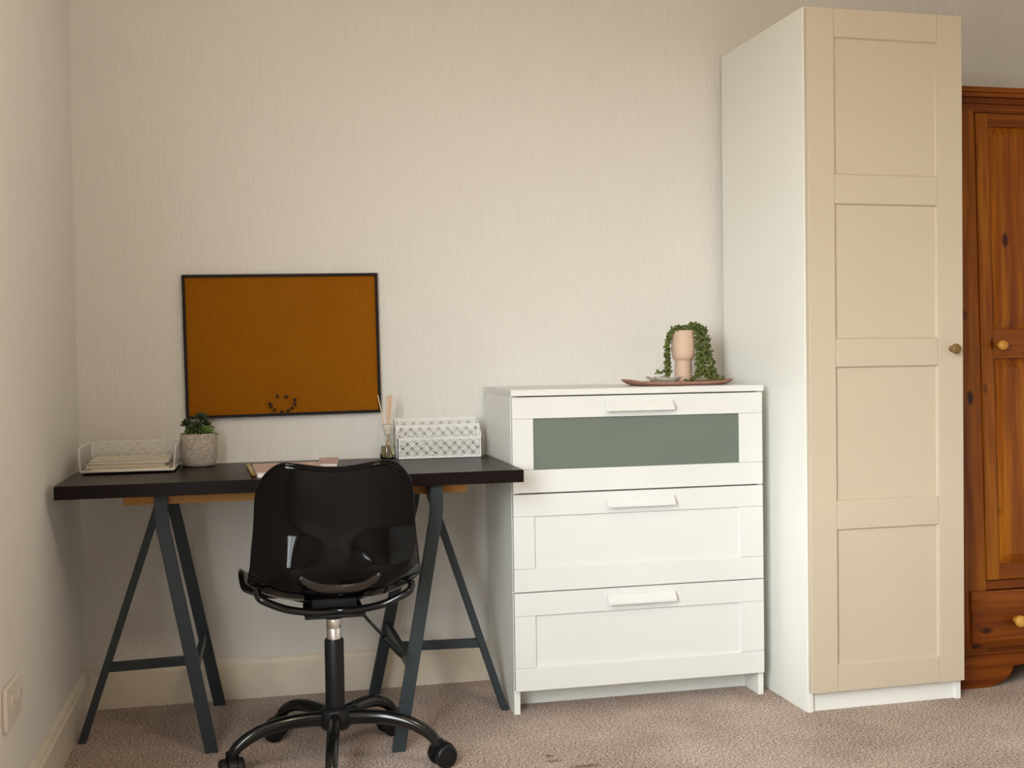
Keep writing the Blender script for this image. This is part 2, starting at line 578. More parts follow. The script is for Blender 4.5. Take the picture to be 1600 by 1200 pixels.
def skirting(name, path_len, to3d):
    prof = [(0, 0), (0.018, 0), (0.018, 0.100), (0.013, 0.104), (0.013, 0.108), (0.011, 0.116), (0.004, 0.122), (0, 0.122)]
    mb = MB()
    n = len(prof)
    vs_ = [to3d(0, d, z) for d, z in prof] + [to3d(path_len, d, z) for d, z in prof]
    fs_ = [tuple(range(n)), tuple(range(2 * n - 1, n - 1, -1))]
    for i in range(n):
        j = (i + 1) % n
        fs_.append((j, i, n + i, n + j))
    mb.add(vs_, fs_)
    return struct(mb.build(name, M['gloss_paint']))
skirting('baseboard_back', XR, lambda s, d, z: (s, -d, z))
skirting('baseboard_left', -YR - 0.018, lambda s, d, z: (d, -0.018 - s, z))

# socket on the left wall
t = thing('wall_socket', 'white double power socket plate low on the left wall', 'socket', (0, -1.022, 0.325))
pl = box('face_plate', (0, -0.074, -0.044), (0.010, 0.074, 0.044), M['socket'], t, 0.003)
for sy in (-1, 1):
    sw = MB()
    cy = sy * 0.034 + 0.008
    sw.add([(0.010, cy - 0.007, -0.004), (0.010, cy + 0.007, -0.004), (0.010, cy + 0.007, 0.020), (0.010, cy - 0.007, 0.020),
            (0.0155, cy - 0.007, 0.018), (0.0155, cy + 0.007, 0.018), (0.0115, cy + 0.007, -0.003), (0.0115, cy - 0.007, -0.003)],
           [(0, 1, 2, 3), (4, 5, 6, 7), (0, 1, 6, 7), (2, 3, 4, 5), (1, 2, 5, 6), (0, 3, 4, 7)])
    sw.build('rocker_switch', M['socket'], t)

# ------------------------------------------------------------------ white wardrobe
W = thing('white_wardrobe', 'tall narrow white wardrobe with one four-panel shaker door', 'wardrobe', (2.0466, -0.6094, 0), (0, 0, 0.0204))
WD, WW, WH = 0.573, 0.50, 2.014
box('side_panel', (0, 0.020, 0), (0.018, WD, WH), M['white'], W, 0.001)
box('side_panel', (WW - 0.018, 0.020, 0), (WW, WD, WH), M['white'], W, 0.001)
box('top_panel', (0.018, 0.022, WH - 0.018), (WW - 0.018, WD, WH), M['white'], W, 0.001)
box('bottom_panel', (0.018, 0.022, 0.059), (WW - 0.018, WD, 0.077), M['white'], W, 0.001)
box('back_panel', (0.018, WD - 0.006, 0.077), (WW - 0.018, WD, WH - 0.018), M['white'], W, 0)
box('plinth', (0.018, 0.030, 0), (WW - 0.018, 0.044, 0.059), M['white'], W, 0.001)
dr = box('door', (0.003, 0.010, 0.061), (WW - 0.001, 0.018, WH - 0.006), M['cream_door'], W, 0)
dx0, dx1, px0, px1 = 0.003, WW - 0.001, 0.086, 0.417
for a, b_ in ((dx0, px0), (px1, dx1)):
    box('door_stile', (a, -0.0005, 0.060), (b_, 0.012, WH - 0.005), M['cream_door'], dr, 0.0016)
rails = [(0.060, 0.137), (0.527, 0.609), (0.993, 1.072), (1.458, 1.540), (1.929, WH - 0.005)]
for a, b_ in rails:
    box('door_rail', (px0 + 0.0008, 0.0003, a), (px1 - 0.0008, 0.012, b_), M['cream_door'], dr, 0.0016)
for (a, b_), (c, d) in zip(rails[:-1], rails[1:]):
    pm = MB()
    i = 0.0035
    x0, x1, z0, z1 = px0 + 0.0008, px1 - 0.0008, b_, c
    # bevelled moulding edge running down to the recessed panel
    vs_ = [(x0, 0.002, z0), (x1, 0.002, z0), (x1, 0.002, z1), (x0, 0.002, z1), (x0 + i, 0.0085, z0 + i), (x1 - i, 0.0085, z0 + i), (x1 - i, 0.0085, z1 - i), (x0 + i, 0.0085, z1 - i)]
    fs_ = [(0, 1, 5, 4), (1, 2, 6, 5), (2, 3, 7, 6), (3, 0, 4, 7), (4, 5, 6, 7)]
    pm.add(vs_ + [(v[0], 0.0101, v[2]) for v in vs_[:4]], fs_ + [(8, 11, 10, 9), (0, 8, 9, 1), (1, 9, 10, 2), (2, 10, 11, 3), (3, 11, 8, 0)])
    pm.build('door_panel', M['cream_door'], dr)
kn = MB().lathe([(0.0045, 0), (0.0085, 0.001), (0.0095, 0.004), (0.008, 0.008), (0.0065, 0.012), (0.010, 0.015), (0.0145, 0.020), (0.0150, 0.025), (0.0125, 0.030), (0.006, 0.0325), (0.001, 0.033)], 28, (0.459, -0.0005, 1.040), 'y')
ko = kn.build('knob', M['brass_knob'], dr, smooth=True)
ko['label'] = 'round brown wooden door knob'
box('hinge_cap', (0.468, 0.035, WH), (0.486, 0.055, WH + 0.006), M['white'], W, 0.001)

# ------------------------------------------------------------------ chest of drawers
C = thing('chest_of_drawers', 'white three-drawer chest with a frosted glass top drawer', 'chest of drawers', (1.227, -0.402, 0))
CH = 0.940
box('side_panel', (0.001, 0.015, 0), (0.019, 0.380, CH - 0.018), M['white'], C, 0.001)
box('side_panel', (0.759, 0.015, 0), (0.777, 0.380, CH - 0.018), M['white'], C, 0.001)
box('top_panel', (0, 0, CH - 0.018), (0.778, 0.398, CH), M['cream'], C, 0.0012)
box('back_panel', (0.019, 0.372, 0.05), (0.759, 0.378, CH - 0.018), M['white'], C, 0)
box('plinth', (0.019, 0.110, 0), (0.759, 0.124, 0.072), M['white'], C, 0.001)

def handle_mesh():
    # folded sheet handle: back leaf flat to the drawer, front leaf sloping out and down
    mb = MB()
    L = 0.104
    th = 0.0022
    prof = [(0.0, 0.002), (0.0, 0.0), (-0.005, 0.0), (-0.0225, -0.0215), (-0.0225, -0.0255), (-0.0203, -0.0255), (-0.0203, -0.0225), (-0.004, -0.0022), (0.0, -0.030), (0.0, 0.002)]
    out = [(0.0, 0.001), (-0.006, 0.001), (-0.0230, -0.0205), (-0.0230, -0.0265), (-0.0208, -0.0265), (-0.0208, -0.0213), (-0.0052, -0.0018), (-0.0016, -0.0018), (-0.0016, -0.034), (0.0, -0.034)]
    n = len(out)
    vs_ = [(-L, y, z) for y, z in out] + [(L, y, z) for y, z in out]
    fs_ = [tuple(range(n)), tuple(range(2 * n - 1, n - 1, -1))]
    for i in range(n):
        j = (i + 1) % n
        fs_.append((j, i, n + i, n + j))
    return mb.add(vs_, fs_).mesh('handle')
HM = handle_mesh()
HM.materials.append(M['cream'])
X0, X1 = 0.002, 0.7715
for (z0, z1, gz0, gz1, isglass) in ((0.0715, 0.355, 0.138, 0.289, 0), (0.358, 0.639, 0.424, 0.576, 0), (0.643, 0.9185, 0.709, 0.857, 1)):
    body = MB()
    body.box(0.030, 0.748, 0.016, 0.028, z0 + 0.02, z1 - 0.05) if not isglass else None
    body.box(0.030, 0.042, 0.028, 0.34, z0 + 0.02, z1 - 0.05).box(0.736, 0.748, 0.028, 0.34, z0 + 0.02, z1 - 0.05)
    body.box(0.042, 0.736, 0.33, 0.34, z0 + 0.02, z1 - 0.05).box(0.042, 0.736, 0.028, 0.33, z0 + 0.02, z0 + 0.026)
    D = body.build('drawer', M['white'], C)
    gx0, gx1 = 0.064, 0.697
    box('drawer_stile', (X0, -0.004, gz0 + 0.0005), (gx0, 0.014, gz1 - 0.0005), M['cream'], D, 0.0013)
    box('drawer_stile', (gx1, -0.004, gz0 + 0.0005), (X1, 0.014, gz1 - 0.0005), M['cream'], D, 0.0013)
    box('drawer_rail', (X0, -0.004, z0), (X1, 0.014, gz0), M['cream'], D, 0.0013)
    box('drawer_rail', (X0, -0.004, gz1), (X1, 0.014, z1), M['cream'], D, 0.0013)
    if isglass:
        p = box('glass_pane', (gx0, 0.002, gz0), (gx1, 0.007, gz1), M['frosted'], D, 0)
        p['label'] = 'grey-green frosted glass pane'
        box('drawer_lining', (gx0 - 0.01, 0.026, gz0 - 0.01), (gx1 + 0.01, 0.030, gz1 + 0.01), M['white'], D, 0)
    else:
        pm = MB()
        i = 0.003
        vs_ = [(gx0, -0.002, gz0), (gx1, -0.002, gz0), (gx1, -0.002, gz1), (gx0, -0.002, gz1), (gx0 + i, 0.004, gz0 + i), (gx1 - i, 0.004, gz0 + i), (gx1 - i, 0.004, gz1 - i), (gx0 + i, 0.004, gz1 - i)]
        fs_ = [(0, 1, 5, 4), (1, 2, 6, 5), (2, 3, 7, 6), (3, 0, 4, 7), (4, 5, 6, 7)]
        pm.add(vs_ + [(v[0], 0.010, v[2]) for v in vs_[:4]], fs_ + [(8, 11, 10, 9), (0, 8, 9, 1), (1, 9, 10, 2), (2, 10, 11, 3), (3, 11, 8, 0)])
        pm.build('drawer_panel', M['cream'], D)
    h = bpy.data.objects.new('handle', HM)
    COL.objects.link(h)
    h.parent = D
    h.location = (0.382, -0.0042, z1 - 0.018)

# ------------------------------------------------------------------ pine wardrobe (leans slightly back)
P = thing('pine_wardrobe', 'knotty orange pine wardrobe with raised panels beside the white wardrobe', 'wardrobe', (2.60, -0.490, 0))
SH = 0.035
def lean(o):
    for v in o.data.vertices:
        v.co.y += SH * v.co.z
    return o
PW, PD, PH = 0.94, 0.415, 1.846
lean(box('side_panel', (0, 0.0, 0.095), (0.020, PD, PH - 0.055), M['pine_v'], P, 0.001))
lean(box('side_panel', (PW - 0.020, 0.0, 0.095), (PW, PD, PH - 0.055), M['pine_v'], P, 0.001))
lean(box('back_panel', (0.02, PD - 0.01, 0.095), (PW - 0.02, PD, PH - 0.055), M['pine_v'], P, 0))
lean(box('bottom_panel', (0.02, 0.02, 0.108), (PW - 0.02, PD - 0.01, 0.116), M['pine_h'], P, 0))
lean(box('frame_stile', (0.020, 0.0, 0.095), (0.103, 0.02, PH - 0.055), M['pine_v'], P, 0.0015))
lean(box('frame_stile', (PW - 0.103, 0.0, 0.095), (PW - 0.020, 0.02, PH - 0.055), M['pine_v'], P, 0.0015))
lean(box('frame_rail', (0.103, 0.0005, 0.295), (PW - 0.103, 0.02, 0.322), M['pine_h'], P, 0.001))
lean(box('frame_rail', (0.103, 0.0005, 1.772), (PW - 0.103, 0.02, PH - 0.055), M['pine_h'], P, 0.001))
lean(box('frame_rail', (0.103, 0.0005, 0.095), (PW - 0.103, 0.02, 0.114), M['pine_h'], P, 0.001))
# cornice with stepped moulding
cn = MB()
for (o_, z0, z1) in ((0.004, PH - 0.068, PH - 0.048), (0.011, PH - 0.048, PH - 0.030), (0.020, PH - 0.030, PH - 0.016), (0.026, PH - 0.016, PH)):
    cn.box(-min(o_, 0.02), PW + min(o_, 0.02), -o_, PD, z0, z1)
lean(cn.build('cornice', M['pine_h'], P, bevel=0.002))
# plinth with cut-out arch
pts = [(-0.012, 0.0), (0.095, 0.0)]
for k in range(9):
    a = k / 8 * math.pi / 2
    pts.append((0.105 + 0.075 * math.sin(a) * 1.0, 0.004 + 0.055 * (1 - math.cos(a)) ** 0.8))
pts += [(0.225, 0.064), (PW - 0.225, 0.064)]
pts += [(PW - x, z) for x, z in reversed(pts[1:11])]
pts += [(PW + 0.012, 0.0), (PW + 0.012, 0.092), (PW + 0.004, 0.100), (-0.004, 0.100), (-0.012, 0.092)]
plm = MB()
n = len(pts)
# fill as quad strip between outline and top edge to stay well formed
low = [p for p in pts if p[1] < 0.09]
low = sorted(low, key=lambda p: p[0])
for y0, y1 in ((-0.014, 0.006),):
    for (xa, za), (xb, zb) in zip(low[:-1], low[1:]):
        if xb - xa < 1e-6:
            continue
        plm.add([(xa, y0, za), (xb, y0, zb), (xb, y0, 0.098), (xa, y0, 0.098), (xa, y1, za), (xb, y1, zb), (xb, y1, 0.098), (xa, y1, 0.098)],
                [(0, 1, 2, 3), (7, 6, 5, 4), (3, 2, 6, 7), (1, 0, 4, 5)])
plm.box(-0.012, 0.006, 0.006, PD, 0, 0.098).box(PW - 0.006, PW + 0.012, 0.006, PD, 0, 0.098)
lean(plm.build('plinth', M['pine_h'], P))
lean(box('plinth_moulding', (-0.008, -0.010, 0.098), (PW + 0.008, PD, 0.108), M['pine_h'], P, 0.002))

def raised_panel(mb, x0, x1, z0, z1, yf, groove=0.010, bev=0.030):
    """fielded panel: sunk edge, sloped bevel, flat field"""
    lv = [(0, yf + groove), (bev, yf + 0.0)]
    vs_ = []
    for o_, y in lv:
        vs_ += [(x0 + o_, y, z0 + o_), (x1 - o_, y, z0 + o_), (x1 - o_, y, z1 - o_), (x0 + o_, y, z1 - o_)]
    yb = yf + groove + 0.004
    vs_ += [(x0, yb, z0), (x1, yb, z0), (x1, yb, z1), (x0, yb, z1)]
    mb.add(vs_, [(0, 1, 5, 4), (1, 2, 6, 5), (2, 3, 7, 6), (3, 0, 4, 7), (4, 5, 6, 7), (11, 10, 9, 8), (0, 8, 9, 1), (1, 9, 10, 2), (2, 10, 11, 3), (3, 11, 8, 0)])
    return mb
def pine_knob(c, r, parent):
    return lean(MB().lathe([(0.3 * r, 0), (0.62 * r, 0.001), (0.60 * r, 0.012), (0.72 * r, 0.016), (0.98 * r, 0.021), (1.0 * r, 0.027), (0.85 * r, 0.034), (0.5 * r, 0.038), (0.05 * r, 0.039)], 28, c, 'y').build('knob', M['pine_knob'], parent, smooth=True))
for k in range(2):
    a, b_ = (0.105, 0.4685) if k == 0 else (0.4715, PW - 0.105)
    st = 0.043
    D = lean(box('door', (a, 0.007, 0.325), (b_, 0.014, 1.769), M['pine_v'], P, 0))
    lean(box('door_stile', (a, -0.004, 0.325), (a + st, 0.0085, 1.769), M['pine_v'], D, 0.0018))
    lean(box('door_stile', (b_ - st, -0.004, 0.325), (b_, 0.0085, 1.769), M['pine_v'], D, 0.0018))
    for z0, z1 in ((0.325, 0.372), (1.008, 1.100), (1.728, 1.769)):
        lean(box('door_rail', (a + st, -0.0037, z0), (b_ - st, 0.0085, z1), M['pine_h'], D, 0.0018))
    for z0, z1 in ((0.372, 1.008), (1.100, 1.728)):
        lean(raised_panel(MB(), a + st, b_ - st, z0, z1, -0.002).build('door_panel', M['pine_v'], D))
    kx = a + 0.052 if k == 0 else b_ - 0.052
    pine_knob((kx + 0.006, -0.004, 1.049), 0.0155, D)
D = lean(raised_panel(MB(), 0.046, PW - 0.046, 0.117, 0.293, -0.020, 0.012, 0.028).build('drawer', M['pine_h'], P))
for kx in (0.188, PW - 0.188):
    pine_knob((kx, -0.020, 0.203), 0.0185, D)

# ------------------------------------------------------------------ desk
DX0, DX1, DY0, DY1, DZ = 0.022, 1.222, -0.576, -0.062, 0.729
T = thing('desk_top', 'long black-brown desk top resting on two grey trestles', 'desk', (0.622, -0.319, DZ - 0.034))
box('board', (DX0 - 0.622, DY0 + 0.319, 0), (DX1 - 0.622, DY1 + 0.319, 0.034), M['desk'], T, 0.0012)
bt = box('batten', (0.173 - 0.622, -0.462 + 0.319, -0.034), (1.086 - 0.622, -0.436 + 0.319, 0), M['batten'], T, 0.001)
bt['label'] = 'pale wooden batten under the desk top'

def flat_leg(pts, w, th):
    """bar of width w (in x-z plane) and thickness th (along y) following points (x, y, z)"""
    mb = MB()
    m = len(pts)
    vs_ = []
    for i in range(m):
        a, b_ = pts[max(i - 1, 0)], pts[min(i + 1, m - 1)]
        tx, tz = b_[0] - a[0], b_[2] - a[2]
        if i in (0, m - 1):
            nx, nz = 1.0, 0.0            # cut level at floor and table
            k = abs(math.hypot(tx, tz) / tz)
        else:
            l = math.hypot(tx, tz)
            nx, nz = abs(tz) / l, (-tx / l if tz > 0 else tx / l)
            k = 1
        x, y, z = pts[i]
        for sx, sy in ((-1, -1), (1, -1), (1, 1), (-1, 1)):
            vs_.append((x + sx * nx * k * w / 2, y + sy * th / 2, z + sx * nz * k * w / 2))
    fs_ = [(3, 2, 1, 0)]
    for i in range(m - 1):
        for k in range(4):
            k2 = (k + 1) % 4
            fs_.append((i * 4 + k, i * 4 + k2, i * 4 + 4 + k2, i * 4 + 4 + k))
    fs_.append(tuple((m - 1) * 4 + k for k in range(4)))
    return mb.add(vs_, fs_)

def trestle(label, tx, yA, yB, A, B, Cf, yC, ct, cz):
    """tx: x of the upright tops; A, B, Cf: feet (x, y); third leg straight from the top bar"""
    t = thing('trestle', label, 'trestle', (tx, -0.30, 0), group='grey steel trestles under the desk')
    O = Vector((tx, -0.30, 0))
    zt = DZ - 0.0345
    L = lambda p: tuple(Vector(p) - O)
    def bent(ft, y):
        pts = [(tx, y, zt), (tx, y, 0.640), (tx + (ft[0] - tx) * 0.012, y, 0.618), (tx + (ft[0] - tx) * 0.045, y + (ft[1] - y) * 0.04, 0.590), (tx + (ft[0] - tx) * 0.10, y + (ft[1] - y) * 0.09, 0.560), (ft[0], ft[1], 0.0)]
        return flat_leg([L(p) for p in pts], 0.034, 0.020).build('leg', M['steel'], t, bevel=0.002)
    bent(A, yA)
    bent(B, yB)
    flat_leg([L((ct, yC, cz)), L((ct + (Cf[0] - ct) * 0.5, yC + (Cf[1] - yC) * 0.5, cz / 2)), L((Cf[0], Cf[1], 0.0))], 0.020, 0.034).build('leg', M['steel'], t, bevel=0.002)
    # bars
    tb = MB()                                # runs under the desk top, notched for the batten
    p0, p1 = L((tx - 0.012, yA + 0.010, 0.655)), L((tx + 0.012, yB - 0.010, zt))
    n0, n1 = L((0, -0.464, 0))[1], L((0, -0.434, 0))[1]
    tb.box(p0[0], p1[0], p0[1], n0, p0[2] + 0.006, p1[2])
    tb.box(p0[0], p1[0], n1, p1[1], p0[2] + 0.006, p1[2])
    tb.box(p0[0], p1[0], p0[1], p1[1], p0[2], p0[2] + 0.0055)
    tb.build('top_bar', M['steel'], t)
    za = 0.215
    fa = lambda ft, y, z: (tx + (ft[0] - tx) * (0.10 + 0.90 * (0.56 - z) / 0.56), y + (ft[1] - y) * (0.09 + 0.91 * (0.56 - z) / 0.56), z)
    pa, pb = Vector(fa(A, yA, za)), Vector(fa(B, yB, za))
    d = (pb - pa).normalized()
    MB().beam(L(pa + d * 0.010), L(pb - d * 0.010), 0.016, 0.030).build('cross_bar', M['steel'], t, bevel=0.002)
    f = (cz - 0.200) / cz
    pc = Vector((ct + (Cf[0] - ct) * f, yC + (Cf[1] - yC) * f, 0.200))
    k = (pc.y - pa.y) / (pb.y - pa.y)
    pm = pa.lerp(pb, k)
    pm.z = 0.205
    MB().beam(L(pc), L(pm), 0.016, 0.026).build('cross_bar', M['steel'], t, bevel=0.002)
    return t
trestle('grey steel three-legged trestle under the left end of the desk', 0.270, -0.480, -0.085, (0.385, -0.482), (0.392, -0.060), (0.036, -0.309), -0.300, 0.253, 0.655)
trestle('grey steel three-legged trestle under the desk end beside the chest', 0.985, -0.552, -0.105, (0.866, -0.602), (0.850, -0.100), (1.212, -0.323), -0.310, 0.999, 0.655)

# ------------------------------------------------------------------ office chair
def build_chair():
    ch = thing('office_chair', 'glossy black plastic shell swivel chair on casters at the desk', 'chair', (0.700, -0.655, 0))
    bp, bs, bmt = M['black_plastic'], M['black_satin'], M['black_metal']
    prof = spline([(-.214, .806, 0), (-.206, .75, 0), (-.195, .69, 0), (-.184, .63, 0), (-.175, .565, 0), (-.158, .500, 0), (-.085, .446, 0), (0, .436, 0), (.08, .437, 0), (.15, .444, 0), (.195, .440, 0), (.213, .420, 0), (.218, .392, 0)], 97)
    wid = spline([(.175, 0, 0), (.186, 0, 0), (.191, 0, 0), (.195, 0, 0), (.202, 0, 0), (.208, 0, 0), (.214, 0, 0), (.218, 0, 0), (.224, 0, 0), (.233, 0, 0), (.240, 0, 0), (.236, 0, 0), (.226, 0, 0)], 97)
    lift = spline([(.030, 0, 0), (.036, 0, 0), (.042, 0, 0), (.048, 0, 0), (.052, 0, 0), (.052, 0, 0), (.050, 0, 0), (.045, 0, 0), (.042, 0, 0), (.038, 0, 0), (.032, 0, 0), (.022, 0, 0), (.012, 0, 0)], 97)
    def sample(arr, t):
        t = min(max(t, 0), 1) * (len(arr) - 1)
        i = min(int(t), len(arr) - 2)
        return arr[i].lerp(arr[i + 1], t - i)
    def z_to_t(z):
        lo, hi = 0.0, 0.4
        for _ in range(30):
            m_ = (lo + hi) / 2
            if sample(prof, m_).y > z:
                lo = m_
            else:
                hi = m_
        return lo
    def surf(u, t):
        c = sample(prof, t)
        a, b_ = sample(prof, t - 0.01), sample(prof, t + 0.01)
        tg = (b_ - a).normalized()
        nrm = Vector((-tg.y, tg.x))          # towards the sitter
        w = sample(wid, t).x
        e = sample(lift, t).x * (0.35 * u * u + 0.65 * abs(u) ** 4)
        # hips bulge out behind, left and right of a shallow middle hollow
        g = math.exp(-((abs(u) - 0.58) / 0.37) ** 2)
        e -= 0.034 * g * math.exp(-((c.y - 0.535) / 0.058) ** 2) * (1 if t < 0.6 else 0)
        return Vector((w * u * (1 - 0.02 * abs(u) ** 4), c.x + nrm.x * e, c.y + nrm.y * e)), Vector((0, nrm.x, nrm.y))
    def top_z(u):
        a = abs(u)
        base = 0.778 + 0.012 * (0.5 - 0.5 * math.cos(math.pi * min(a / 0.72, 1)))
        if a > 0.66:
            q = (a - 0.66) / 0.34
            base = 0.690 + (base - 0.690) * math.sqrt(max(0, 1 - q * q))
        return base
    NU, NT = 41, 61
    us = [math.sin(math.pi / 2 * (2 * i / (NU - 1) - 1)) for i in range(NU)]
    vs_, grid = [], []
    for i, u in enumerate(us):
        t0 = z_to_t(top_z(u))
        t1 = 1.0 - 0.06 * max(0, (abs(u) - 0.6) / 0.4) ** 2
        row = []
        for j in range(NT):
            q = j / (NT - 1)
            t = t0 + (t1 - t0) * q
            p, _ = surf(u, t)
            row.append(len(vs_))
            vs_.append(p)
        grid.append(row)
    fs_ = [(grid[i][j], grid[i + 1][j], grid[i + 1][j + 1], grid[i][j + 1]) for i in range(NU - 1) for j in range(NT - 1)]
    me = bpy.data.meshes.new('seat_shell')
    me.from_pydata(vs_, [], fs_)
    bm = bmesh.new()
    bm.from_mesh(me)
    bmesh.ops.remove_doubles(bm, verts=bm.verts, dist=0.0002)
    bmesh.ops.recalc_face_normals(bm, faces=bm.faces)
    bm.to_mesh(me)
    bm.free()
    sh = link('seat_shell', me, bp, ch, True)
    so = sh.modifiers.new('thickness', 'SOLIDIFY')
    so.thickness = 0.006
    so.offset = 0
    loop = [vs_[grid[i][0]] for i in range(NU)] + [vs_[grid[NU - 1][j]] for j in range(1, NT)] + [vs_[grid[i][NT - 1]] for i in range(NU - 2, -1, -1)] + [vs_[grid[0][j]] for j in range(NT - 2, 0, -1)]
    lp = [loop[0]]
    for p in loop[1:]:
        if (p - lp[-1]).length > 0.004:
            lp.append(p)
    MB().sweep(lp, 0.0042, 8, closed=True).build('rim', bp, sh, smooth=True)
    # crescent ridge moulded low in the back
    pr, rr = [], []
    for k in range(41):
        s = k / 40 * 2 - 1
        zc = 0.489 + 0.038 * s * s
        lo, hi = 0.0, 0.55
        for _ in range(30):
            m_ = (lo + hi) / 2
            if sample(prof, m_).y > zc:
                lo = m_
            else:
                hi = m_
        p, nrm = surf(0.03 + 0.46 * s, lo)
        pr.append(p - nrm * 0.0010)
        q = max(0.0, 1 - abs(s) ** 3)
        rr.append((0.006 + 0.012 * q, 0.0035 + 0.0035 * q))
    MB().sweep(pr, rr, 12).build('crescent_ridge', M['ridge_reflect_black'], sh, smooth=True)
    # support tubes
    def tube(pts, r, name):
        MB().sweep(spline(pts, 60), r, 12).build(name, bmt, ch, smooth=True)
    tube([(-.188, -.100, .478), (-.186, -.110, .464), (-.170, -.118, .452), (-.115, -.112, .428), (-.05, -.085, .412), (0, -.07, .410), (.05, -.085, .412), (.115, -.112, .428), (.170, -.118, .452), (.186, -.110, .464), (.188, -.100, .478)], 0.0095, 'support_tube')
    tube([(-.205, .105, .470), (-.198, .110, .455), (-.120, .105, .420), (-.05, .07, .408), (0, .06, .406), (.05, .07, .408), (.120, .105, .420), (.198, .110, .455), (.205, .105, .470)], 0.0085, 'support_tube')
    mp = MB()
    mp.box(-0.075, 0.075, -0.080, 0.080, 0.392, 0.402).box(-0.055, 0.055, -0.060, 0.060, 0.402, 0.440)
    mp.build('mounting_plate', bs, ch, bevel=0.003)
    mp = MB()
    mp.lathe([(0.022, 0.376), (0.027, 0.378), (0.027, 0.392), (0.022, 0.394)], 28)
    mp.build('mounting_socket', bs, ch, auto=0.7)
    MB().lathe([(0.018, 0.31), (0.0185, 0.312), (0.0185, 0.350), (0.0180, 0.351), (0.0180, 0.352), (0.0188, 0.353), (0.0188, 0.378), (0.018, 0.380)], 32).build('gas_lift', M['chrome'], ch, auto=0.7)
    MB().lathe([(0.020, 0.145), (0.0245, 0.147), (0.0245, 0.318), (0.0225, 0.3235), (0.0190, 0.324)], 32).build('column_sleeve', bs, ch, auto=0.7)
    MB().lathe([(0.022, 0.092), (0.034, 0.094), (0.042, 0.105), (0.043, 0.126), (0.038, 0.142), (0.029, 0.150), (0.0245, 0.151)], 36).build('hub', bs, ch, auto=0.9)
    lv = MB().sweep([(0.045, 0.0, 0.398), (0.068, 0.0, 0.388), (0.140, 0.0, 0.305)], 0.0042, 10).build('height_lever', bmt, ch, smooth=True)
    MB().sweep([(0.128, 0, 0.319), (0.133, 0, 0.313), (0.172, 0, 0.270), (0.176, 0, 0.266)], [0.006, 0.0085, 0.009, 0.006], 10).build('lever_grip', bs, lv, smooth=True)
    # star base
    arm = spline([(0.030, 0, 0.121), (0.07, 0, 0.124), (0.13, 0, 0.123), (0.185, 0, 0.113), (0.225, 0, 0.096), (0.252, 0, 0.076), (0.264, 0, 0.054)], 40)
    rad = [(0.0195 - 0.006 * k / 39, 0.0165 - 0.002 * k / 39) for k in range(40)]
    am = MB().sweep([(0.264 if False else p.x, p.y, p.z) for p in arm], rad, 16).mesh('leg')
    am.materials.append(bmt)
    am.polygons.foreach_set('use_smooth', [True] * len(am.polygons))
    # caster pieces (local to the caster: z up, rolls along x)
    wh = MB().lathe([(0.004, -0.008), (0.0225, -0.008), (0.0245, -0.006), (0.0250, 0.0), (0.0240, 0.005), (0.021, 0.0078), (0.017, 0.0084), (0.0165, 0.0075), (0.004, 0.0082)], 28, (0, 0, 0), 'y').mesh('wheel')
    wh.materials.append(bs)
    hm = MB()
    hood = []
    for k in range(13):
        a = math.radians(10 + 170 * k / 12)
        hood.append((0.0275 * math.cos(a), 0.0275 * math.sin(a)))
    n = len(hood)
    inner = [(x * 0.5, z * 0.5) for x, z in hood]
    v_, f_ = [], []
    for y in (-0.0235, 0.0235):
        v_ += [(x, y, z) for x, z in hood] + [(x, y, z) for x, z in inner]
    for k in range(n - 1):
        f_ += [(k, k + 1, n + k + 1, n + k), (2 * n + k, 3 * n + k, 3 * n + k + 1, 2 * n + k + 1), (k, 2 * n + k, 2 * n + k + 1, k + 1), (n + k, n + k + 1, 3 * n + k + 1, 3 * n + k)]
    f_ += [(0, n, 3 * n, 2 * n), (n - 1, 3 * n - 1, 4 * n - 1, 2 * n - 1)]
    # narrow the hood so the wheels show on either side
    v_ = [(x, y * 0.36, z) for x, y, z in v_]
    hm.add(v_, f_)
    hm.lathe([(0.0085, 0.020), (0.011, 0.022), (0.011, 0.034), (0.007, 0.036)], 16, (0.010, 0, 0))
    hmesh = hm.mesh('caster')
    hmesh.materials.append(bs)
    for k, ang in enumerate((-19.0, 50.0, 121.0, 191.0, 264.0)):
        a = math.radians(ang)
        lo = bpy.data.objects.new('leg', am)
        COL.objects.link(lo)
        lo.parent = ch
        lo.rotation_euler = (0, 0, a)
        cs = bpy.data.objects.new('caster', hmesh)
        COL.objects.link(cs)
        cs.parent = ch
        sp = (200, 20, -15, 100, 60)[k]
        b_ = math.radians(sp)
        cs.location = (0.265 * math.cos(a) - 0.012 * math.cos(b_), 0.265 * math.sin(a) - 0.012 * math.sin(b_), 0.0300)
        cs.scale = (1.2, 1.2, 1.2)
        cs.rotation_euler = (0, 0, b_)
        for sgn in (-1, 1):
            w_ = bpy.data.objects.new('wheel', wh)
            COL.objects.link(w_)
            w_.parent = cs
            w_.location = (0, sgn * 0.0170, 0)
            if sgn > 0:
                w_.rotation_euler = (0, 0, math.pi)
    return ch
build_chair()

